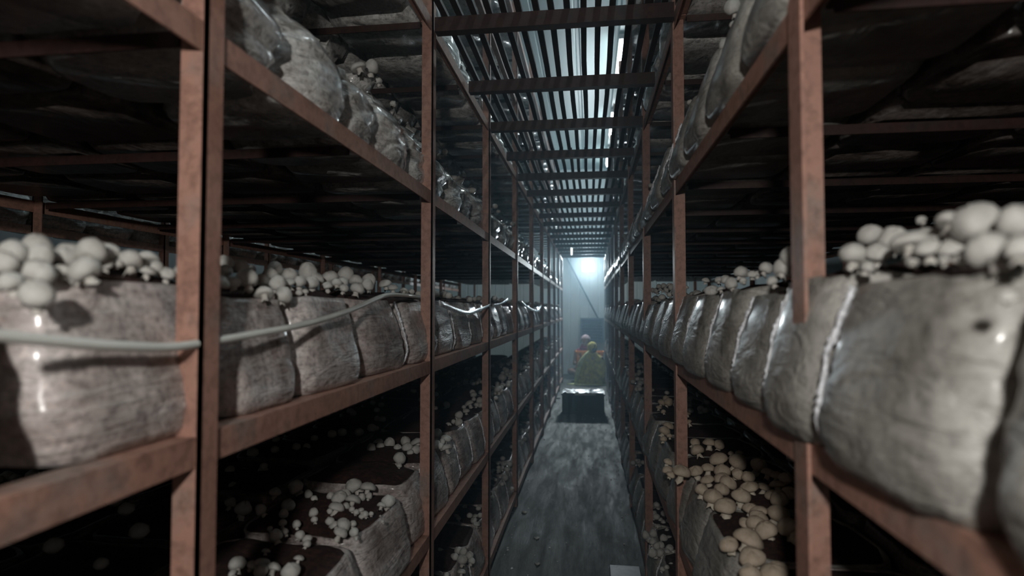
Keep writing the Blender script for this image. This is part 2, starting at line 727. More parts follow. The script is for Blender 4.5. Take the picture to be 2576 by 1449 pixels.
def seam_mesh(name, d, wd, h, seed):
    """crinkled ridge of doubled film along the far front corner of the sleeve"""
    pts, rr = [], []
    n = 40
    for i in range(n + 1):
        s = i / n * 0.97
        x = 0.020 - 0.040 * s - 0.02 * (1 - min(1, s / 0.25)) ** 1.5 - 0.012 * max(0, (s - 0.6) / 0.4) + 0.003 * noise.noise(Vector((seed, s * 6, 0)))
        y = wd / 2 - 0.010 + 0.012 * noise.noise(Vector((seed, s * 2.4, 5))) - 0.014 * (1 - min(1, s / 0.2))
        pts.append((x, y, s * h + 0.004))
        rr.append(0.0028 + 0.0075 * abs(noise.noise(Vector((seed * 2, s * 19, 2)))))
    mb = MB()
    mb.tube(pts, rr, 6)
    return mb.mesh(name, M['film'], True)


BD, BW = 0.34, 0.30
PROTO = {}


def protos(key, m, style, hh, n, crown=0.018, hi=True):
    out = []
    for i in range(n):
        sd = hash(key) % 7 + i * 11 + len(key)
        sd = sum(ord(c) for c in key) % 17 + i * 11
        me, top = bag_mesh('plastic_sleeve', m, BD, BW, hh, sd, style, 44 if hi else 14, 16 if hi else 4)
        so = soil_mesh('casing_soil', top, sd, crown) if style == 'packed' else None
        se = seam_mesh('plastic_seam', BD, BW, hh, sd)
        out.append((me, so, se, top))
    PROTO[key] = out


protos('brown', M['bag_brown'], 'packed', 0.188, 5, 0.030)
protos('grey', M['bag_grey'], 'packed', 0.192, 3)
protos('greyflat', M['bag_grey'], 'packed', 0.16, 3)
protos('silver', M['bag_silver'], 'slump', 0.235, 5)
protos('dim', M['bag_shaded'], 'packed', 0.19, 2, hi=True)
protos('low', M['bag_shaded'], 'packed', 0.19, 2, hi=False)
protos('lowsilver', M['bag_silver'], 'slump', 0.21, 3, hi=False)
protos('lowbrown', M['bag_brown'], 'packed', 0.19, 3, hi=False)

# rows: (side, level, row, list of (y0,y1))
def fill(lst, start, end, pitch=0.30, seed=0):
    rs = random.Random(seed)
    y = start
    while y < end:
        p = pitch + rs.uniform(-0.03, 0.03)
        lst.append((y, y + p - 0.008))
        y += p
    return lst


rows = []
LC = fill([(0.12, 0.500), (0.535, 0.830), (0.838, 1.045), (1.052, 1.335), (1.365, 1.69), (1.70, 1.99), (2.0, 2.33)], 2.34, 11.1, seed=1)
RC = fill([(0.13, 0.445), (0.456, 0.72), (0.728, 0.92), (0.925, 1.16), (1.165, 1.40), (1.41, 1.67), (1.68, 1.95), (1.96, 2.25)], 2.26, 11.1, seed=2)
LD = fill([(0.45, 0.74), (0.77, 1.02), (1.03, 1.27), (1.29, 1.50), (1.51, 1.73), (1.75, 1.95), (1.97, 2.22)], 2.23, 11.1, 0.27, seed=3)
LB = fill([(0.75, 1.05), (1.06, 1.35), (1.36, 1.70), (1.72, 1.945), (1.955, 2.21), (2.22, 2.42), (2.43, 2.68), (2.69, 2.95)], 2.96, 11.1, seed=4)
for side in 'LR':
    for lv in 'ABCDEFG':
        for r in range(4):
            if r == 0:
                if side + lv == 'LC':
                    l = LC
                elif side + lv == 'RC':
                    l = RC
                elif side + lv == 'LB':
                    l = LB
                elif side + lv == 'LD':
                    l = LD
                else:
                    l = fill([], 0.15 if lv in 'CD' else 0.7 if lv == 'B' else 1.5, 11.1, seed=ord(lv) + ord(side))
            else:
                if (lv in 'FG' and r > 1) or lv == 'A':
                    continue
                l = fill([], 0.05, 9.0 if lv in 'CDEFG' else 6.5, seed=ord(lv) * 7 + r + ord(side))
            rows.append((side, lv, r, l))
rows.append(('X', 'D', 0, fill([], 1.2, 11.1, 0.32, seed=77)))

cand = []
for side, lv, r, l in rows:
    for i, (y0, y1) in enumerate(l):
        lev = (LVR if side == 'R' else LV)[lv]
        xf = {'L': XL - 0.034 - r * 0.352, 'R': XR + (0.002 if lv in 'CD' else 0.012) + r * 0.352, 'X': XF - 0.03}[side]
        c = Vector((xf, (y0 + y1) / 2, H + lev + 0.12))
        z = zc(c)
        if z < 0.12:
            vis = 0.0
        else:
            px, py = proj(c)
            area = (y1 - y0) * 0.19 / z ** 2
            foot = BD * (y1 - y0) / z ** 2
            wgt = 0.0
            if r == 0:
                wgt = {'A': 0.8, 'B': 0.9, 'C': 1.0, 'D': 1.0, 'E': 0.35, 'F': 0.2, 'G': 0.15}[lv]
                if side == 'X':
                    wgt = 0.5
            elif lv == 'D':
                wgt = 0.5 * abs(lev) / z
            elif lv == 'B' and r < 3:
                wgt = 0.5 * abs(lev) / z
            vis = wgt * area if (-250 < px < 2850 and -250 < py < 1650) else 0.02 * area
            if r == 0 and lv in 'EFG' and z < 1.6:
                vis = 0
        cand.append((vis, side, lv, r, i, y0, y1, xf, lev))
cand.sort(key=lambda c: -c[0])
NB = 262
SHELF = {'A': 'bottom shelf', 'B': 'lower shelf', 'C': 'middle shelf', 'D': 'upper shelf', 'E': 'overhead shelf', 'F': 'high shelf', 'G': 'topmost shelf'}
chosen = cand[:NB]
rest = cand[NB:]
order = {}
for c in chosen:
    order.setdefault((c[1], c[2], c[3]), []).append(c)
bags = {}
for key, cs in order.items():
    cs.sort(key=lambda c: c[5])
    side, lv, r = key
    sd = {'L': 'left rack', 'R': 'right rack', 'X': 'rack beyond the left rack'}[side]
    for n, c in enumerate(cs):
        _, side, lv, r, i, y0, y1, xf, lev = c
        rs = random.Random(i * 13 + ord(lv) + ord(side) * 3 + r)
        if side == 'L' and lv == 'D' and r == 0:
            k, look = 'silver', 'crumpled shiny plastic bag of compost'
        elif side == 'X' or (lv in 'EFG' and r == 0):
            k, look = 'silver', 'shiny plastic compost bag'
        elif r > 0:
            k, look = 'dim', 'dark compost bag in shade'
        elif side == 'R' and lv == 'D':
            k, look = 'greyflat', 'flat-faced grey-brown compost bag'
        elif side == 'R':
            k, look = 'grey', 'smooth grey-brown compost bag'
        else:
            k, look = 'brown', 'streaky brown compost bag in clear plastic'
        rowtxt = '' if r == 0 else ', ' + ('second', 'third', 'fourth')[r - 1] + ' row back'
        lab = f"{look}, {ORD[n]} from front on {sd} {SHELF[lv]}{rowtxt}"
        if side == 'X':
            lab = f"{look}, {ORD[n]} from front on the rack beyond the left rack"
        pr = PROTO[k]
        me, so, se, top = pr[(i * 3 + r) % len(pr)]
        wy = (y1 - y0) / BW
        sx = 1.0
        rot = 0.0 if side == 'R' else pi
        # local +X faces the aisle: left rack aisle is +X, right rack aisle is -X
        rz = 0.0 if side in 'LX' else pi
        t = thing('compost_bag', lab, 'bag', (xf + rs.uniform(-0.006, 0.006), (y0 + y1) / 2, H + lev + 0.040 + 0.001), (0, 0, rz),
                  {'L': 'left', 'R': 'right', 'X': 'far left'}[side] + ' rack bags, ' + SHELF[lv], (1, wy, rs.uniform(0.95, 1.05) * (0.88 if side == 'L' and lv == 'B' and y1 < 1.705 else 1.12 if side == 'R' and lv == 'D' else 1.0)))
        if side == 'L' and lv == 'B' and y1 < 1.705:
            t.location.x += 0.02
        link('plastic_sleeve', me, t)
        if so:
            link('casing_soil', so, t)
        ymin = {'LC': 1.6, 'RC': 0.7, 'LB': 1.8, 'RB': 1.9, 'RD': 1.9}.get(side + lv, 1.4)
        if r == 0 and k != 'silver' and y1 > ymin and (y1 < 2.0 or rs.random() < 0.8):
            s = link('plastic_seam', se, t)
            if side == 'R':
                s.scale = (1, -1, 1)
            tag(s, 'glinting seam of doubled film')
        bags[(side, lv, r, i)] = (xf, y0, y1, lev)
# the many smaller or hidden ones as one object
mb_rest = {}
mats = ['low', 'lowsilver', 'lowbrown']
BMs = {}
for c in rest:
    _, side, lv, r, i, y0, y1, xf, lev = c
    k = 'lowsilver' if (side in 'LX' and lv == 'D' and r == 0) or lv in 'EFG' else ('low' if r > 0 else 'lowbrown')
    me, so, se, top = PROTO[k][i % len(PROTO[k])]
    bm = BMs.setdefault('all', [[], [], []])
    V, Fc, Mi = bm
    n = len(V)
    sgn = 1 if side in 'LX' else -1
    wy = (y1 - y0) / BW
    for src, mi in ((me, mats.index(k)), (so, 3)):
        if src is None:
            continue
        n = len(V)
        for v in src.vertices:
            V.append((xf + sgn * v.co.x, (y0 + y1) / 2 + sgn * v.co.y * wy, H + lev + 0.041 + v.co.z))
        for p in src.polygons:
            Fc.append([n + q for q in p.vertices])
            Mi.append(mi)
V, Fc, Mi = BMs['all']
me = bpy.data.meshes.new('bag_rows')
me.from_pydata(V, [], Fc)
for k in ('bag_shaded', 'bag_silver', 'bag_brown', 'soil'):
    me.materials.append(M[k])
me.polygons.foreach_set('material_index', Mi)
me.polygons.foreach_set('use_smooth', [True] * len(Mi))
tag(link('distant_bagging', me), 'distant and shaded compost bags packed along the far shelves', 'bags', None, 'stuff')

# ------------------------------------------------------------------ mushrooms
def cap_prof(kind):
    if kind == 'button':
        return [(0.30, -0.42), (0.62, -0.50), (0.86, -0.34), (0.985, -0.02), (0.95, 0.30), (0.80, 0.58), (0.55, 0.80), (0.27, 0.91), (0.06, 0.94)]
    if kind == 'egg':
        return [(0.30, -0.55), (0.60, -0.62), (0.83, -0.42), (0.95, -0.05), (0.92, 0.34), (0.76, 0.68), (0.50, 0.92), (0.24, 1.04), (0.05, 1.07)]
    return [(0.28, -0.20), (0.70, -0.30), (0.95, -0.26), (1.02, -0.10), (0.97, 0.12), (0.80, 0.36), (0.54, 0.53), (0.27, 0.61), (0.06, 0.63)]


CAPS = {}
for col, m in (('white', 'cap_white'), ('brown', 'cap_brown')):
    CAPS[col] = []
    for i, kd in enumerate(('button', 'egg', 'button', 'flat') if col == 'white' else ('button', 'flat', 'flat', 'button')):
        mb = MB().lathe(cap_prof(kd), 18, 0.16, i * 5 + 1)
        CAPS[col].append(mb.mesh('cap', M[m], True))
STEMS = {}
for col, m in (('white', 'stem_white'), ('brown', 'stem_cream')):
    STEMS[col] = []
    for i in range(3):
        mb = MB().lathe([(0.52, -1.05), (0.48, -0.95), (0.38, -0.75), (0.33, -0.5), (0.36, -0.2), (0.3, 0.0)], 11, 0.5, i * 7 + 3)
        STEMS[col].append(mb.mesh('stem', M[m], True))
N_M = {'white': 0, 'brown': 0}
RM = random.Random(5)


def mushroom(p, r, col, label, group, tilt=None, small=False):
    p = Vector(p)
    rx, ry = tilt if tilt else (RM.uniform(-0.45, 0.45), RM.uniform(-0.5, 0.5))
    e = Euler((rx, ry, RM.uniform(0, 6.28)), 'XYZ')
    base = Vector((0, 0, -1.05 * r))
    base.rotate(e)
    t = thing('mushroom', label, 'mushroom', p + base, e, group, (r, r, r * RM.uniform(0.92, 1.1)))
    link('cap', RM.choice(CAPS[col]), t, (0, 0, 1.05))
    link('stem', RM.choice(STEMS[col]), t, (0, 0, 1.05))
    N_M[col] += 1
    return t


def clump(items, where, col, how, tilt=None):
    """items: (px,py,r_px[,arg]); how(px,py,arg) -> world point"""
    items = sorted(items, key=lambda q: (q[0], q[1]))
    kind = {'white': 'white mushroom', 'brown': 'tan-capped mushroom'}[col]
    rmax = max(q[2] for q in items)
    for n, q in enumerate(items):
        px, py, rp = q[:3]
        p = how(px, py, q[3] if len(q) > 3 else None, rp) if how.__qualname__.startswith('S_') else how(px, py, q[3] if len(q) > 3 else None)
        r = rp * zc(p) / F * (1.12 if how.__qualname__.startswith('S_') and col == 'white' else 1.0)
        size = 'large ' if rp > 0.8 * rmax else 'small ' if rp < 0.5 * rmax else ''
        if len(items) == 1:
            lab = f"{size}{kind} {where}"
        else:
            lab = f"{size}{kind}, {ORD[n]} from left {where}"
        mushroom(p, r, col, lab, 'mushrooms ' + where, tilt)


def X_(base):
    def f(px, py, a):
        return atx(px, py, base if a is None else a)
    return f


def S_(soil):
    def f(px, py, a, rp=10):
        z = soil + 0.012
        for _ in range(3):
            p = atz(px, py, z)
            z = soil + 0.72 * rp * zc(p) / F
        return p
    return f


def Z_(base):
    def f(px, py, a):
        return atz(px, py, base if a is None else a)
    return f


clump([(35, 640, 36, -.60), (95, 630, 35, -.63), (98, 655, 34, -.59), (168, 634, 36, -.62), (230, 634, 37, -.58), (268, 634, 29, -.60), (97, 688, 40, -.56),
       (12, 668, 33, -.57), (24, 712, 32, -.55), (93, 740, 41, -.525), (216, 684, 37, -.545), (160, 655, 31, -.60), (157, 684, 22, -.565),
       (190, 706, 14, -.555), (267, 668, 15, -.58), (296, 664, 13, -.58)],
      'in the clump at left picture edge', 'white', X_(-.58))
clump([(327, 660, 30), (366, 656, 31, -.6), (372, 682, 19, -.57), (390, 676, 19), (420, 690, 21, -.57), (455, 690, 21), (486, 688, 20)],
      'in the clump just left of the first left post', 'white', X_(-.58))
clump([(539, 678, 18, -.62), (564, 664, 22, -.64), (567, 685, 18, -.61), (604, 676, 22, -.64), (632, 678, 12, -.66), (552, 708, 25, -.56), (588, 713, 18, -.57), (622, 706, 28, -.57)],
      'in the clump just right of the first left post', 'white', X_(-.6))
clump([(690, 682, 20, -.66), (681, 697, 20, -.62), (660, 706, 18, -.62), (697, 718, 22, -.59), (664, 740, 25, -.56), (713, 743, 23, -.555), (727, 694, 21, -.64), (723, 713, 19, -.60),
       (753, 711, 17, -.59), (752, 738, 9, -.57)],
      'in the middle-shelf clump above the hose', 'white', X_(-.6))
clump([(774, 690, 24, -.64), (783, 713, 19, -.59), (797, 702, 19, -.62), (768, 736, 9, -.57), (830, 702, 22, -.62), (823, 720, 14, -.59), (846, 714, 15, -.59)],
      'in the second middle-shelf clump above the hose', 'white', X_(-.6))
clump([(869, 692, 21, -.64), (860, 711, 15, -.60), (865, 727, 12, -.575), (895, 708, 18, -.61), (928, 706, 19, -.62), (898, 728, 18, -.575), (925, 721, 16, -.58)],
      'in the clump left of the hose tip', 'white', X_(-.6))
clump([(969, 715, 16), (988, 725, 12, -.57), (1017, 732, 11), (1035, 735, 8), (1053, 740, 9, -.57)],
      'in the clump left of the second left post', 'white', X_(-.6))
clump([(900, 168, 20, -.62), (935, 172, 18, -.61), (950, 204, 12, -.62)], 'peeping over the crumpled upper left bags', 'white', X_(-.62))
clump([(1118, 384, 8, -.62), (1104, 392, 7, -.62), (988, 262, 9, -.62)], 'tiny on the upper left shelf', 'white', X_(-.62))
# right rack, middle shelf
clump([(2148, 645, 34, .30), (2190, 594, 31, .36), (2211, 634, 33, .32), (2182, 676, 18, .30), (2248, 605, 36, .35), (2290, 612, 46, .32), (2334, 626, 33, .31), (2295, 660, 15, .29),
       (2327, 590, 29, .36), (2392, 619, 33, .32), (2363, 594, 27, .36), (2421, 652, 18, .29), (2400, 565, 42, .35), (2458, 568, 60, .33), (2487, 632, 50, .29), (2560, 565, 45, .33),
       (2568, 630, 40, .29), (2374, 655, 14, .29), (2318, 556, 13, .42)],
      'in the big clump at right picture edge', 'white', X_(.31))
clump([(2533, 744, 22, .262)], 'alone on the bag face at right picture edge', 'white', X_(.25))
clump([(1993, 655, 31, .31), (1972, 678, 27, .30), (1943, 708, 15, .285), (1925, 678, 17, .32), (1908, 688, 12, .32), (1893, 690, 13, .31), (1864, 687, 19, .31), (1869, 706, 10, .29),
       (1840, 717, 16, .29), (1826, 706, 13, .31), (1790, 731, 17, .29), (1812, 727, 11, .29), (1808, 706, 10, .33), (1776, 704, 10, .34), (1724, 722, 9, .32)],
      'in the row left of the first right post', 'white', X_(.3))
clump([(1845, 22, 23, .33), (1878, 0, 16, .33), (1826, 117, 18, .34), (1846, 62, 12, .33), (1773, 218, 10, .33), (1736, 258, 9, .33)],
      'behind the bag tops on the upper right shelf', 'white', X_(.33))
clump([(1652 + dx, 732 + dy, r, .33) for dx, dy, r in ((0, 0, 8), (12, -5, 9), (26, -3, 9), (38, -8, 9), (18, -12, 7), (32, -15, 8), (44, 2, 8), (6, -10, 7), (-10, -2, 6), (52, -10, 7))],
      'in the clump left of the second right post', 'white', X_(.33))

# lower left shelf
def C6(x, y, r):
    return (540 + x / 4.6, 1180 + y / 4.6, r / 4.6)


clump([C6(*q) for q in ((1610, 200, 88), (1775, 225, 78), (1440, 320, 78), (1340, 310, 42), (1600, 360, 78), (1410, 450, 82), (1520, 430, 42), (1330, 490, 32), (1700, 330, 42),
                        (1785, 320, 36), (1520, 300, 55))], 'in the large cluster on lower left shelf', 'white', S_(-.524))
clump([C6(*q) for q in ((1590, 470, 32), (1640, 500, 34), (1690, 480, 36), (1740, 530, 40), (1810, 520, 26), (1700, 545, 30))], 'in the ragged patch below the large cluster', 'white', S_(-.524))
clump([C6(*q) for q in ((2010, 375, 72), (1930, 425, 46), (1940, 610, 20), (1915, 540, 12))], 'beside the second left post foot, lower shelf', 'white', S_(-.526))
clump([C6(*q) for q in ((1335, 610, 47), (1380, 645, 47), (1490, 650, 78), (1600, 640, 38), (1455, 745, 72), (1615, 740, 50), (1637, 815, 20))], 'in the front cluster on lower left shelf', 'white', S_(-.524))
clump([C6(*q) for q in ((1145, 505, 53), (1155, 590, 36), (950, 650, 45), (985, 765, 52), (1070, 810, 52), (1063, 875, 42), (975, 1030, 55), (595, 945, 44))], 'scattered over the dark soil, lower left shelf', 'white', S_(-.524))
clump([C6(*q) for q in ((550, 1080, 80), (680, 1150, 75), (540, 1190, 75), (880, 1190, 96), (265, 1110, 88), (205, 1210, 48), (440, 1110, 60))], 'at the picture bottom, lower left shelf', 'white', S_(-.524))
clump([C6(*q) for q in ((710, 780, 72), (810, 730, 42), (790, 630, 42), (640, 690, 30), (1090, 300, 45), (940, 210, 80), (700, 270, 60), (330, 470, 90), (850, 430, 70), (800, 520, 50), (1150, 350, 40),
                        (540, 480, 60), (180, 400, 60), (200, 180, 40), (560, 20, 50), (180, 20, 50), (330, 20, 30))], 'dim at the back of lower left shelf', 'white', S_(-.524))


def C8(x, y, r):
    return (900 + x / 2.64, 900 + y / 2.64, r / 2.64)


clump([C8(*q) for q in ((525, 510, 31), (587, 535, 33), (520, 582, 30), (590, 600, 32), (560, 560, 20), (550, 590, 22))], 'right behind the second left post, lower shelf', 'white', S_(-.500))
clump([C8(*q) for q in ((390, 560, 42), (330, 600, 34), (385, 612, 32), (350, 630, 22), (320, 560, 30), (275, 675, 38), (275, 715, 18), (265, 600, 26), (210, 570, 35), (135, 560, 30), (150, 590, 24), (90, 600, 28))],
      'in the cluster left of the second left post', 'white', S_(-.505))
clump([C8(*q) for q in ((590, 315, 22), (515, 335, 15), (720, 355, 21), (670, 385, 25), (670, 430, 25), (605, 440, 18), (635, 425, 14), (740, 305, 28), (790, 315, 18), (810, 290, 23), (770, 250, 20), (720, 155, 16),
                        (705, 330, 14))], 'left of the third left post, lower shelf', 'white', S_(-.500))
clump([C8(*q) for q in ((900, 205, 22), (930, 215, 26), (950, 200, 18), (1030, 92, 25), (960, 130, 26), (990, 92, 18), (950, 50, 15), (990, 20, 14), (1010, 130, 16), (915, 40, 12))], 'right of the third left post, lower shelf', 'white', S_(-.495))
clump([C8(*q) for q in ((967, 707, 16), (957, 735, 16), (992, 740, 19), (935, 752, 15), (975, 775, 16), (978, 800, 18), (810, 795, 15), (895, 805, 16), (912, 812, 12), (890, 925, 16), (1025, 872, 14))],
      'around the third left post, bottom shelf', 'white', S_(-1.066))
clump([C8(*q) for q in ((780, 1053, 18), (770, 1080, 20), (790, 1105, 20), (655, 1050, 16), (670, 1070, 14), (550, 1280, 20))], 'high on the bottom left shelf bags', 'white', S_(-1.066))
clump([C8(*q) for q in ((668, 1282, 24), (645, 1322, 26), (702, 1290, 26), (695, 1345, 32), (742, 1320, 26), (756, 1352, 22), (690, 1422, 26), (540, 1432, 27), (590, 1446, 20))], 'in the clump at bottom left shelf foot', 'white', S_(-1.066))


def C7(x, y, r):
    return (1500 + x / 3.229, 1000 + y / 3.229, r / 3.229)


clump([C7(*q) for q in ((490, 870, 24), (505, 905, 17), (470, 940, 22), (470, 990, 13), (520, 995, 19), (547, 1020, 20), (498, 1042, 26), (310, 480, 18), (340, 520, 20), (350, 550, 15))],
      'high on the bottom right shelf', 'white', S_(-1.066))
clump([C7(*q) for q in ((405, 1125, 30), (462, 1105, 30), (435, 1160, 24), (462, 1175, 31), (577, 1080, 19), (550, 1150, 31), (592, 1140, 26), (522, 1200, 30), (490, 1210, 28), (460, 1262, 37), (520, 1265, 31),
                        (592, 1222, 31), (605, 1350, 16), (572, 1380, 21), (535, 1397, 21), (580, 1250, 22))], 'in the clump low on the bottom right shelf', 'white', S_(-1.066))


# brown mushrooms, lower right shelf
def CB(x, y, r):
    return (1580 + x / 2.64, 900 + y / 2.64, r / 2.64)


br = [(355, 762, 62), (450, 752, 48), (530, 735, 44), (445, 567, 36), (460, 615, 47), (540, 562, 44), (605, 582, 36), (600, 677, 60), (725, 703, 60), (625, 757, 56), (525, 807, 46), (620, 803, 52),
      (662, 832, 57), (730, 773, 43), (797, 792, 45), (490, 885, 46), (622, 877, 50), (566, 928, 67), (648, 985, 71), (807, 857, 62), (755, 922, 64), (905, 862, 44), (868, 720, 56), (930, 765, 48),
      (988, 848, 52), (955, 912, 48), (1002, 945, 60), (1068, 897, 50), (812, 1000, 50), (870, 1018, 62), (872, 1058, 62), (1000, 1042, 74), (785, 1100, 48), (850, 1112, 66), (918, 1148, 74),
      (1070, 1133, 78), (1128, 1210, 50), (670, 1240, 62), (800, 1208, 99), (822, 1320, 84), (960, 1422, 92), (1004, 1390, 62), (808, 1446, 74), (735, 632, 28), (683, 640, 20), (1045, 800, 44), (985, 780, 44)]
br = [CB(*q) for q in br]
t1 = [q for q in br if q[1] < 1215]
t2 = [q for q in br if 1215 <= q[1] < 1300]
t3 = [q for q in br if q[1] >= 1300]
TB = None
clump(t1, 'in the upper part of the tan patch', 'brown', S_(-.507))
clump(t2, 'across the middle of the tan patch', 'brown', S_(-.507))
clump(t3, 'in the lower part of the tan patch', 'brown', S_(-.507))
clump([CB(*q) for q in ((262, 742, 34), (268, 690, 30), (285, 775, 30))], 'over the bag edge left of the tan patch', 'brown', S_(-.50))
clump([CB(*q) for q in ((240, 490, 40), (268, 455, 36), (235, 540, 24), (222, 300, 26), (265, 300, 30), (205, 330, 20), (250, 270, 22), (400, 430, 26), (395, 375, 20), (235, 360, 18), (275, 520, 20))],
      'left of the second right post, lower shelf', 'brown', S_(-.495))

# distant mushrooms, too small to pick apart
V, Fc = [], []
smallcap = MB().lathe([(0.5, -0.5), (0.95, -0.1), (0.85, 0.5), (0.4, 0.88), (0.05, 0.95)], 8, 0.2, 2)
RD = random.Random(21)
for side in 'LR':
    for lv in 'ABCD':
        lev = (LV if side == 'L' else LVR)[lv]
        y = {'A': 3.1, 'B': 3.1, 'C': 2.25, 'D': 2.6}[lv]
        while y < 11:
            n = {'A': 4, 'B': 8, 'C': 6, 'D': 2}[lv]
            cx = RD.uniform(0.05, 0.25)
            for k in range(n):
                xx = (XL - cx - RD.gauss(0, 0.05)) if side == 'L' else (XR + cx + RD.gauss(0, 0.05))
                if side == 'L':
                    xx = min(xx, XL - 0.02)
                else:
                    xx = max(xx, XR + 0.02)
                yy = y + RD.gauss(0, 0.06)
                r = RD.uniform(0.012, 0.02)
                zz = H + lev + 0.04 + (0.192 if lv != 'D' else 0.17) + r * 0.9 + RD.uniform(0, 0.02)
                n0 = len(V)
                V += [(xx + a * r, yy + b * r, zz + c * r) for a, b, c in smallcap.v]
                Fc += [[n0 + q for q in f] for f in smallcap.f]
            y += RD.uniform(0.16, 0.34)
# dim ones on the second and third rows of the lower shelves
for side in 'LR':
    for k in range(150):
        sgn = -1 if side == 'L' else 1
        xx = (XL if side == 'L' else XR) + sgn * RD.uniform(0.38, 1.3)
        yy = RD.uniform(0.9, 5)
        r = RD.uniform(0.013, 0.022)
        zz = H + LV['B'] + 0.04 + 0.205 + r * 0.8
        n0 = len(V)
        V += [(xx + a * r, yy + b * r, zz + c * r) for a, b, c in smallcap.v]
        Fc += [[n0 + q for q in f] for f in smallcap.f]
tag(link('mushroom_growth', me_from('mushroom_growth', V, Fc, M['cap_white'], True)), 'small pale mushrooms covering the bags farther down both racks', 'mushrooms', None, 'stuff')

# ------------------------------------------------------------------ hose and plastic strips on the left rack
pts = [atx(-60, 838, -.500), atx(60, 851, -.500), atx(180, 862, -.501), atx(300, 870, -.502), atx(430, 873, -.505), atx(530, 859, -.508), atx(640, 840, -.508), atx(760, 817, -.508), atx(860, 788, -.512),
       atx(915, 766, -.518), atx(955, 748, -.524), atx(985, 741, -.535), atx(1030, 744, -.55), atx(1062, 748, -.56)]
hs = MB()
hs.tube(bez(pts, 8), 0.0058, 10)
o = hs.build('hose', M['hose'], None, True)
tag(o, 'pale white plastic hose slung across the middle-shelf bags of left rack', 'hose')


def strip(name, P, label, wdt=0.009):
    c = bez(P, 6)
    m = MB()
    rings = []
    for i, p in enumerate(c):
        tw = 0.5 * sin(i * 0.35)
        u = Vector((sin(tw) * 0.5, 0, cos(tw))) * wdt
        th = Vector((0.0015, 0, 0))
        rings.append([p - u - th, p + u - th, p + u + th, p - u + th])
    m.rings(rings)
    o = m.build(name, M['film'], None, True)
    tag(o, label, 'plastic strip')


strip('plastic_strip', [atx(1105, 762, -.50), atx(1140, 778, -.495), atx(1175, 787, -.49), atx(1210, 778, -.495), atx(1232, 768, -.50)], 'sagging white plastic strip between second and third left posts')
strip('plastic_strip', [atx(1240, 768, -.50), atx(1260, 764, -.495), atx(1278, 752, -.50)], 'short white plastic strip just right of the third left post', 0.008)
strip('plastic_strip', [atx(1310, 758, -.50), atx(1330, 775, -.49), atx(1352, 782, -.49), atx(1362, 768, -.50)], 'white plastic strip sagging beyond the fourth left post', 0.010)

# ------------------------------------------------------------------ overhead tube lamps above the walkway
for i, y in enumerate((0.1, 2.3, 4.6, 7.0, 9.4, 11.4)):
    t = thing('tube_lamp', f'glowing white tube lamp under ceiling, {ORD[i]} from the camera', 'lamp', (0.36, y, CEIL - 0.09), (0, 0, 0), 'ceiling tube lamps')
    MB().box(-0.035, 0.035, -0.62, 0.62, 0.03, 0.085).build('housing', M['white_plastic'], t)
    MB().tube([(0, -0.58, 0), (0, 0.58, 0)], 0.018, 10).build('glass_tube', M['tube_glow'], t, True)
for i, y in enumerate((3.5, 7.0, 10.5)):
    t = thing('tube_lamp', f'glowing tube lamp over the next aisle to the left, {ORD[i]} from camera', 'lamp', (-2.2, y, CEIL - 0.09), (0, 0, 0), 'next aisle tube lamps')
    MB().box(-0.035, 0.035, -0.62, 0.62, 0.03, 0.085).build('housing', M['white_plastic'], t)
    MB().tube([(0, -0.58, 0), (0, 0.58, 0)], 0.018, 10).build('glass_tube', M['tube_glow'], t, True)

# flood lamp on the end wall
t = thing('flood_lamp', 'square glowing flood lamp high on the pale end wall', 'lamp', (-0.035, 12.45, H + 0.88))
MB().box(-0.112, 0.112, 0.0, 0.06, -0.092, 0.092).build('housing', M['white_plastic'], t, bevel=0.02)
MB().box(-0.118, 0.118, -0.03, 0.0, -0.098, 0.098).build('glass_panel', M['flood_glow'], t, bevel=0.014)
MB().box(-0.02, 0.02, 0.06, 0.15, -0.02, 0.02).build('bracket', M['grey_metal'], t)
# small hanging lamp under the end of the walkway
p = aty(1438, 628, 9.3)
t = thing('hanging_lamp', 'small white tube lamp hanging below the walkway end', 'lamp', (p.x, p.y, p.z))
MB().tube([(0, 0, -0.085), (0, 0, 0.04), (0.004, 0, 0.06), (0.004, 0, 0.075)], [0.014, 0.016, 0.022, 0.02], 10).build('bulb', M['small_glow'], t, True)
MB().tube([(0, 0, 0.075), (0, 0, H + 0.905 - p.z)], 0.003, 6).build('cord', M['black_plastic'], t)
# diagonal pipe on the end wall
mb = MB().tube([aty(1421, 640, 12.55), aty(1508, 808, 12.55)], 0.017, 10)
tag(mb.build('brace_pipe', M['grey_metal'], None, True), 'thin dark pipe running diagonally down the end wall', 'pipe')
# louvred vent
a, b = aty(1460, 800, 12.5), aty(1519, 862, 12.5)
t = thing('wall_vent', 'dark blue-grey louvred vent on the end wall behind the workers', 'vent', ((a.x + b.x) / 2, 12.5, b.z))
hw, hh = (b.x - a.x) / 2, a.z - b.z
m = MB().box(-hw, -hw + 0.03, -0.03, 0.1, 0, hh).box(hw - 0.03, hw, -0.03, 0.1, 0, hh).box(-hw, hw, -0.03, 0.1, 0, 0.03).box(-hw, hw, -0.03, 0.1, hh - 0.03, hh)
m.build('frame', M['louvre_blue'], t)
MB().box(-hw + 0.03, hw - 0.03, 0.06, 0.09, 0.03, hh - 0.03).build('back_plate', M['black_plastic'], t)
for i in range(7):
    z = 0.05 + i * (hh - 0.09) / 6.5
    m = MB()
    rings = [[(x, -0.02, z), (x, -0.016, z - 0.004), (x, 0.05, z + 0.045), (x, 0.046, z + 0.049)] for x in (-hw + 0.03, hw - 0.03)]
    m.rings(rings)
    m.build('slat', M['louvre_blue'], t)

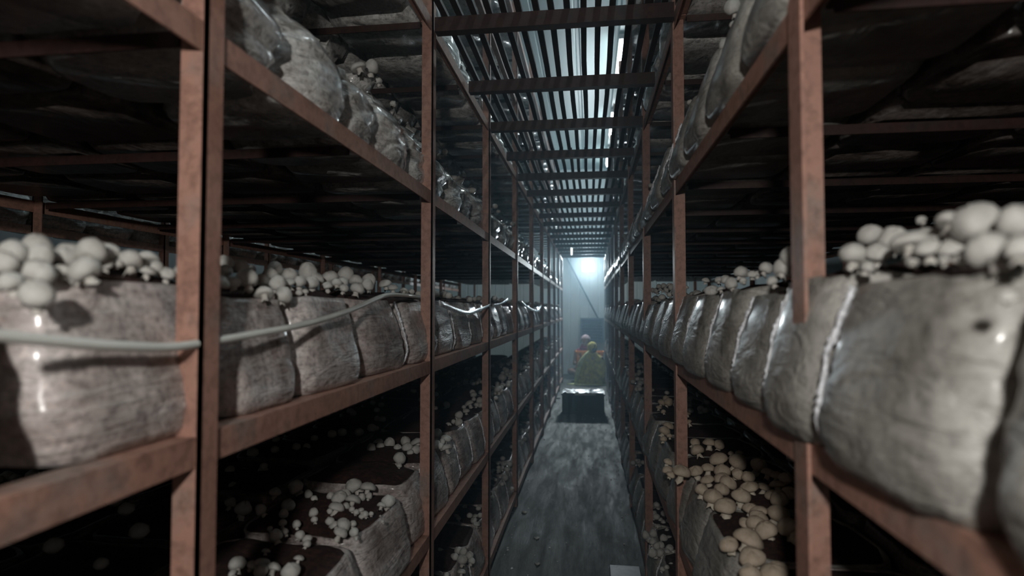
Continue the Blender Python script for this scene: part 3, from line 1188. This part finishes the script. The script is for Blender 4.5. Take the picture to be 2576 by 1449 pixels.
# ------------------------------------------------------------------ crates
def crate(name, label, loc, wx_, dy, h, m, rib=True, holes=True):
    t = thing(name, label, 'crate', loc)
    hx, hy, th = wx_ / 2, dy / 2, 0.008
    b = MB().box(-hx, hx, -hy, hy, 0, 0.012)
    b.build('base', m, t)
    rows_ = 4
    for sx, sy in ((0, -1), (0, 1), (-1, 0), (1, 0)):
        b = MB()
        L = hx if sx == 0 else hy
        bars = []
        zs = [0.012 + (h - 0.03) * k / rows_ for k in range(rows_ + 1)]
        for k in range(rows_):
            bars.append((-L, L, zs[k], zs[k] + (h / rows_) * (0.72 if holes else 1.0)))
        for k in range(7):
            c = -L + 2 * L * k / 6
            bars.append((max(-L, c - 0.014), min(L, c + 0.014), 0.0, h - 0.02))
        for u0, u1, z0, z1 in bars:
            if sx == 0:
                y0, y1 = sorted((sy * (hy - th), sy * hy))
                b.box(u0, u1, y0, y1, z0, z1)
            else:
                x0, x1 = sorted((sx * (hx - th), sx * hx))
                b.box(x0, x1, u0, u1, z0, z1)
        b.build('side_panel', m, t)
    b = MB()
    r = 0.012
    b.box(-hx - r, hx + r, -hy - r, -hy + 0.006, h - 0.022, h).box(-hx - r, hx + r, hy - 0.006, hy + r, h - 0.022, h)
    b.box(-hx - r, -hx + 0.006, -hy, hy, h - 0.022, h).box(hx - 0.006, hx + r, -hy, hy, h - 0.022, h)
    b.build('rim', m, t, bevel=0.002)
    return t


a, b = atz(1414, 1041, -H), atz(1520, 1041, -H)
cxm = (a.x + b.x) / 2
ck = crate('crate', 'black plastic crate standing on the aisle floor in front of the workers', (cxm, a.y + 0.18, 0.001), b.x - a.x, 0.36, 0.262, M['black_plastic'], holes=False)
pap = aty(1472, 992, a.y - 0.014)
o = MB().box(-0.135, 0.135, -0.001, 0.001, -0.012, 0.012).build('label_strip', M['paper'], ck)
o.location = (pap.x - ck.location.x, pap.y - ck.location.y, pap.z)
tag(o, 'long white paper strip')
# sheet of crumpled plastic on the crate
m = MB()
n = 16
vs = []
for i in range(n + 1):
    for j in range(n + 1):
        u, v_ = i / n - 0.5, j / n - 0.5
        zz = 0.030 * noise.noise(Vector((i * 0.6, j * 0.6, 3))) + 0.012
        vs.append((u * (b.x - a.x) * 0.97, v_ * 0.34, zz))
m.v = vs + [(x, y, z - 0.004) for x, y, z in vs]
K2 = (n + 1) ** 2
for i in range(n):
    for j in range(n):
        q = i * (n + 1) + j
        m.f.append([q, q + n + 1, q + n + 2, q + 1])
        m.f.append([K2 + q, K2 + q + 1, K2 + q + n + 2, K2 + q + n + 1])
o = m.build('plastic_sheet', M['film'], None, True)
o.location = (cxm, a.y + 0.18, 0.262)
tag(o, 'crumpled grey plastic sheet lying over the black crate', 'sheet')

ya = 11.34
pa, pb = aty(1449, 884, ya), aty(1518, 884, ya)
oc = (pa.x + pb.x) / 2
hz = (pa.z) / 2
crate('crate', 'lower of the two stacked orange crates behind the yellow-clad worker', (oc, ya + 0.13, 0.001), pb.x - pa.x, 0.26, hz - 0.004, M['orange_plastic'], holes=False)
crate('crate', 'upper of the two stacked orange crates behind the yellow-clad worker', (oc, ya + 0.13, hz), pb.x - pa.x, 0.26, hz, M['orange_plastic'], holes=False)

# ------------------------------------------------------------------ people
def ball(bm, c, r, sc=(1, 1, 1), rot=None, seg=16):
    mt = Matrix.Translation(c) @ (rot.to_matrix().to_4x4() if rot else Matrix()) @ Matrix.Diagonal((*sc, 1))
    bmesh.ops.create_uvsphere(bm, u_segments=seg, v_segments=seg // 2 + 2, radius=r, matrix=mt)


def limb(bm, a, b, r0, r1):
    a, b = Vector(a), Vector(b)
    d_ = b - a
    mt = Matrix.Translation((a + b) / 2) @ d_.to_track_quat('Z', 'Y').to_matrix().to_4x4()
    bmesh.ops.create_cone(bm, cap_ends=True, segments=14, radius1=r0, radius2=r1, depth=d_.length, matrix=mt)
    ball(bm, a, r0, seg=12)
    ball(bm, b, r1, seg=12)


def remesh(name, bm, m, parent, vox=0.008, smooth=4):
    me = bpy.data.meshes.new(name)
    bm.to_mesh(me)
    bm.free()
    me.materials.append(m)
    o = link(name, me, parent)
    r = o.modifiers.new('r', 'REMESH')
    r.mode = 'VOXEL'
    r.voxel_size = vox
    r.use_smooth_shade = True
    s = o.modifiers.new('s', 'SMOOTH')
    s.iterations = smooth
    s.factor = 0.5
    return o


def hand(bm, w_, d_, up, side):
    """palm and five bent fingers starting at the wrist w_, pointing along d_"""
    w_, d_, up = Vector(w_), Vector(d_).normalized(), Vector(up).normalized()
    s_ = d_.cross(up).normalized()
    palm = w_ + d_ * 0.045
    rot = Matrix((s_, d_, up)).transposed()
    mt = Matrix.Translation(palm) @ rot.to_4x4() @ Matrix.Diagonal((0.042, 0.052, 0.016, 1))
    bmesh.ops.create_uvsphere(bm, u_segments=14, v_segments=10, radius=1.0, matrix=mt)
    for k, L in enumerate((0.066, 0.076, 0.070, 0.054)):
        b0 = palm + d_ * 0.035 + s_ * (-0.030 + 0.020 * k)
        k1 = b0 + (d_ * 0.9 - up * 0.3).normalized() * L * 0.5
        k2 = k1 + (d_ * 0.5 - up * 0.85).normalized() * L * 0.5
        limb(bm, b0, k1, 0.0085, 0.008)
        limb(bm, k1, k2, 0.008, 0.0065)
    t0 = w_ + d_ * 0.015 - s_ * side * 0.03
    t1_ = t0 + (d_ * 0.6 - s_ * side * 0.8).normalized() * 0.035
    limb(bm, t0, t1_, 0.011, 0.009)
    limb(bm, t1_, t1_ + (d_ * 0.9 - up * 0.4).normalized() * 0.03, 0.009, 0.007)


def head(bm, c, face):
    """skull, jaw, nose, ears; face = unit vector the face looks along"""
    c, f = Vector(c), Vector(face).normalized()
    s_ = f.cross(Vector((0, 0, 1))).normalized()
    ball(bm, c + Vector((0, 0, 0.015)), 0.088, (0.9, 1.0, 1.12))
    ball(bm, c + f * 0.022 - Vector((0, 0, 0.05)), 0.062, (0.95, 1, 1.05))
    ball(bm, c + f * 0.088 - Vector((0, 0, 0.012)), 0.014, (0.9, 1, 1.6), seg=10)
    ball(bm, c + f * 0.078 - Vector((0, 0, 0.052)), 0.015, (1.4, 1, 0.55), seg=10)
    for k in (-1, 1):
        ball(bm, c + s_ * k * 0.082, 0.02, (0.45, 0.9, 1.4), seg=10)
        ball(bm, c + f * 0.074 + s_ * k * 0.03 + Vector((0, 0, 0.022)), 0.016, (1.5, 0.8, 0.5), seg=10)


def eyes(t, c, face):
    c, f = Vector(c), Vector(face).normalized()
    s_ = f.cross(Vector((0, 0, 1))).normalized()
    for k in (-1, 1):
        bm = bmesh.new()
        ball(bm, c + f * 0.078 + s_ * k * 0.031 + Vector((0, 0, 0.006)), 0.011, seg=12)
        me = bpy.data.meshes.new('eye')
        bm.to_mesh(me)
        bm.free()
        me.materials.append(M['hair'])
        link('eye', me, t)


def sitting(name, label, loc, rz, cloth, with_hem=True):
    """sitting cross-legged on the floor, looking along local +Y"""
    t = thing(name, label, 'person', loc, (0, 0, rz))
    bm = bmesh.new()
    hc = (0.0, 0.10, 0.71)
    # torso
    limb(bm, (0, 0, 0.12), (0, 0.02, 0.26), 0.145, 0.125)
    limb(bm, (0, 0.02, 0.26), (0, 0.03, 0.46), 0.125, 0.115)
    limb(bm, (-0.12, 0.03, 0.50), (0.12, 0.03, 0.50), 0.062, 0.062)
    limb(bm, (0, 0.04, 0.52), (0, 0.09, 0.66), 0.05, 0.046)
    head(bm, hc, (0.1, 1, -0.3))
    for k in (-1, 1):
        limb(bm, (k * 0.09, 0.0, 0.10), (k * 0.30, 0.24, 0.13), 0.085, 0.06)
        limb(bm, (k * 0.30, 0.24, 0.12), (-k * 0.04, 0.34, 0.06), 0.055, 0.036)
        limb(bm, (-k * 0.04, 0.34, 0.055), (-k * 0.16, 0.34, 0.04), 0.036, 0.03)
        limb(bm, (k * 0.175, 0.03, 0.50), (k * 0.215, 0.12, 0.27), 0.05, 0.038)
        limb(bm, (k * 0.215, 0.12, 0.27), (k * 0.09, 0.34, 0.27), 0.037, 0.026)
        hand(bm, (k * 0.09, 0.34, 0.27), (-k * 0.5, 1, -0.3), (0, 0.2, 1), k)
    remesh('body', bm, M['skin'], t, 0.008, 3)
    eyes(t, hc, (0.1, 1, -0.3))
    return t, hc


p1 = atz(1489, 967, -H)
t, hc = sitting('person', 'person seated on the floor, back turned, in a yellow-green shawl and headscarf', (p1.x + 0.015, p1.y + 0.13, 0.0), radians(4), M['yellow_cloth'])
t.scale = (0.92, 0.92, 0.90)
# long shawl falling from the head and shoulders to the floor
prof = [(0.315, 0.24, 0.005), (0.305, 0.23, 0.10), (0.285, 0.215, 0.20), (0.265, 0.19, 0.30), (0.25, 0.165, 0.40), (0.235, 0.145, 0.48), (0.19, 0.12, 0.54), (0.115, 0.10, 0.585), (0.095, 0.10, 0.62)]
rings = []
for i, (a_, b_, z_) in enumerate(prof):
    ring = []
    for j in range(44):
        an = 2 * pi * j / 44
        k = 1 + (0.05 * sin(an * 9 + i * 0.25) + 0.03 * sin(an * 17)) * (1 - i / 10)
        ring.append((a_ * cos(an) * k, 0.02 + 0.008 * i + b_ * sin(an) * k, z_ + (0.006 * sin(an * 5) if i else 0)))
    rings.append(ring)
mb = MB()
mb.rings(rings, cap0=False, cap1=False)
o = mb.build('shawl', M['yellow_cloth'], t, True)
so = o.modifiers.new('solid', 'SOLIDIFY')
so.thickness = 0.006
# headscarf: open at the face
def scarf(t, hc, m, r=0.112, face=(0, 1, 0), drop=0.03):
    V_, F_ = [], []
    nu, nv = 28, 14
    for i in range(nv + 1):
        th = pi * 0.80 * i / nv
        for j in range(nu):
            an = 2 * pi * j / nu
            d_ = Vector((sin(th) * cos(an), sin(th) * sin(an), cos(th)))
            q = Vector(hc) + Vector((d_.x * r * 0.94, d_.y * r * 1.0 - 0.012, d_.z * r * 1.12 + 0.01))
            q += d_ * 0.004 * sin(an * 7 + th * 5)
            V_.append(tuple(q))
    for i in range(nv):
        for j in range(nu):
            a0, b0 = i * nu + j, i * nu + (j + 1) % nu
            an = 2 * pi * (j + 0.5) / nu
            th = pi * 0.80 * (i + 0.5) / nv
            if sin(an) > 0.72 and th > 0.9:
                continue
            F_.append([a0, b0, b0 + nu, a0 + nu])
    o = link('headscarf', me_from('headscarf', V_, F_, m, True), t)
    s = o.modifiers.new('solid', 'SOLIDIFY')
    s.thickness = 0.005
    return o


tag(scarf(t, hc, M['yellow_cloth'], 0.104), 'sheer yellow-green scarf over dark hair')
bm = bmesh.new()
ball(bm, Vector(hc) + Vector((0.01, -0.02, 0.01)), 0.1, (0.93, 0.98, 1.1))
me = bpy.data.meshes.new('hair')
bm.to_mesh(me)
bm.free()
me.materials.append(M['hair'])
link('hair', me, t)
# bun of hair low at the back and a fold of pale cloth over the left shoulder
bm = bmesh.new()
ball(bm, Vector(hc) + Vector((0.03, -0.115, -0.03)), 0.045, (1, 0.7, 1))
me = bpy.data.meshes.new('hair_bun')
bm.to_mesh(me)
bm.free()
me.materials.append(M['hair'])
link('hair_bun', me, t)
pts = bez([(-0.07, -0.02, 0.66), (-0.14, -0.08, 0.58), (-0.22, -0.10, 0.47), (-0.27, -0.09, 0.36), (-0.30, -0.10, 0.22), (-0.33, -0.06, 0.08), (-0.34, 0.0, 0.02)], 6)
mb = MB()
mb.tube(pts, [0.02 + 0.03 * sin(pi * i / (len(pts) - 1)) for i in range(len(pts))], 12)
tag(mb.build('shawl_fold', M['pale_yellow_cloth'], t, True), 'pale yellow fold over the left shoulder')
# spread hem of the shawl on the floor
V_, F_ = [], []
n = 30
for i in range(n):
    an = 2 * pi * i / n
    V_.append((0.42 * cos(an) * (1 + 0.12 * sin(an * 4)) - 0.08, -0.12 + 0.22 * sin(an) * (1 + 0.1 * sin(an * 5)), 0.004 + 0.006 * abs(sin(an * 6))))
V_.append((0, -0.05, 0.03))
for i in range(n):
    F_.append([i, (i + 1) % n, n])
o = link('shawl_hem', me_from('shawl_hem', V_, F_, M['pale_yellow_cloth'], True), t)
o.modifiers.new('solid', 'SOLIDIFY').thickness = 0.006

p2 = aty(1473, 858, 11.92)
t2, hc2 = sitting('person', 'person seated behind the orange crates facing the camera, pink cap, magenta scarf', (p2.x, 12.02, p2.z - 0.71 - 0.005), radians(180), M['dark_cloth'])
mb = MB()
rings = []
for i, (a_, b_, z_) in enumerate([(0.17, 0.13, 0.12), (0.17, 0.14, 0.28), (0.18, 0.14, 0.40), (0.215, 0.13, 0.50), (0.17, 0.11, 0.555), (0.085, 0.085, 0.585)]):
    rings.append([(a_ * cos(2 * pi * j / 30) * (1 + 0.03 * sin(j)), 0.03 + b_ * sin(2 * pi * j / 30), z_) for j in range(30)])
mb.rings(rings, cap0=False, cap1=False)
o = mb.build('blouse', M['magenta_cloth'], t2, True)
o.modifiers.new('solid', 'SOLIDIFY').thickness = 0.006
mb = MB()
rings = []
for i, (a_, z_) in enumerate([(0.12, 0.565), (0.105, 0.60), (0.088, 0.635), (0.08, 0.66)]):
    rings.append([(a_ * cos(2 * pi * j / 28) * (1 + 0.06 * sin(j * 1.3 + i)), 0.075 + a_ * sin(2 * pi * j / 28), z_) for j in range(28)])
mb.rings(rings, cap0=False, cap1=False)
o = mb.build('neck_scarf', M['magenta_cloth'], t2, True)
o.modifiers.new('solid', 'SOLIDIFY').thickness = 0.014
bm = bmesh.new()
ball(bm, Vector(hc2) + Vector((0, -0.008, 0.035)), 0.1, (0.98, 1.0, 0.98))
bmesh.ops.bisect_plane(bm, geom=bm.verts[:] + bm.edges[:] + bm.faces[:], plane_co=Vector(hc2) + Vector((0, 0, 0.03)), plane_no=Vector((0, 0.35, -1)), clear_outer=True)
me = bpy.data.meshes.new('cap')
bm.to_mesh(me)
bm.free()
me.materials.append(M['pink_cloth'])
o = link('cap', me, t2)
o.modifiers.new('solid', 'SOLIDIFY').thickness = 0.006
# stool under the second person
sz = t2.location.z + 0.0
if sz > 0.02:
    t = thing('low_stool', 'low dark stool under the person in the magenta scarf', 'stool', (t2.location.x, 12.04, 0))
    MB().box(-0.17, 0.17, -0.13, 0.13, sz - 0.03, sz - 0.002).build('seat', M['black_plastic'], t, bevel=0.008)
    for sx in (-1, 1):
        for sy in (-1, 1):
            x0, x1 = sorted((sx * 0.12, sx * 0.16))
            y0, y1 = sorted((sy * 0.08, sy * 0.12))
            MB().box(x0, x1, y0, y1, 0, sz - 0.03).build('leg', M['black_plastic'], t)

# ------------------------------------------------------------------ things on the floor
a, b = atz(1535, 1449, -H + 0.03), atz(1614, 1449, -H + 0.03)
c = atz(1535, 1420, -H + 0.03)
t = thing('foam_board', 'flat pale grey foam board lying on floor beside the right rack', 'board', ((a.x + b.x) / 2, c.y - 0.17, 0.0))
MB().box(-(b.x - a.x) / 2, (b.x - a.x) / 2, -0.17, 0.17, 0.0, 0.03).build('slab', M['foam_board'], t, bevel=0.004)
for (px, py, r, lab) in ((1350, 1355, 0.013, 'thin pale scrap standing out mid-aisle on the floor'), (1352, 1420, 0.012, 'small white mushroom scrap on floor near picture bottom'),
                         (1290, 1238, 0.011, 'white crumb on the floor beside the left rack'), (1320, 1290, 0.016, 'pale scrap patch on the floor near the left rack'),
                         (1404, 1003, 0.03, 'white scrap on the floor left of the black crate')):
    p = atz(px, py, -H)
    mb = MB().lathe([(0.6, 0), (1, 0.2), (0.8, 0.6), (0.3, 0.9), (0.05, 0.92)], 10, 0.9, px * 0.01)
    o = mb.build('floor_scrap', M['cap_white'], None, True, scale=(r * 1.2, r, r * 0.7))
    o.location = (p.x, p.y, 0.0)
    tag(o, lab, 'scrap')
V, Fc = [], []
for k in range(260):
    x, y = RD.uniform(XL + 0.02, XR - 0.02), RD.uniform(2.2, 10.5)
    if RD.random() < 0.5:
        x = RD.choice((XL + 0.04, XR - 0.04)) + RD.gauss(0, 0.03)
    r = RD.uniform(0.002, 0.006)
    n0 = len(V)
    V += [(x - r, y - r * 1.6, 0.0), (x + r, y - r, 0.0), (x + r * 1.2, y + r, 0.0), (x - r, y + r * 1.5, 0.0), (x, y, r * 1.4)]
    Fc += [[n0, n0 + 1, n0 + 4], [n0 + 1, n0 + 2, n0 + 4], [n0 + 2, n0 + 3, n0 + 4], [n0 + 3, n0, n0 + 4]]
tag(link('floor_debris', me_from('floor_debris', V, Fc, M['paper'])), 'pale crumbs strewn over the aisle floor', 'debris', None, 'stuff')

# ------------------------------------------------------------------ haze in the far half of the aisle
m = bpy.data.materials.new('haze')
m.use_nodes = True
nt = m.node_tree
nt.nodes.remove(nt.nodes['Principled BSDF'])
vs_ = nt.nodes.new('ShaderNodeVolumeScatter')
vs_.inputs['Color'].default_value = (0.55, 0.82, 1.0, 1)
vs_.inputs['Density'].default_value = HAZE_DENSITY
vs_.inputs['Anisotropy'].default_value = 0.55
nt.links.new(vs_.outputs[0], nt.nodes['Material Output'].inputs['Volume'])
hz_ = MB().box(-0.9, 0.65, 1.2, 12.38, 0.02, CEIL - 0.3).build('damp_haze', m)
tag(hz_, 'thin bluish damp haze filling the aisle', 'haze', None, 'stuff')
print('MUSH', N_M, 'bags', len(chosen), 'rest', len(rest), 'objects', len(bpy.data.objects))
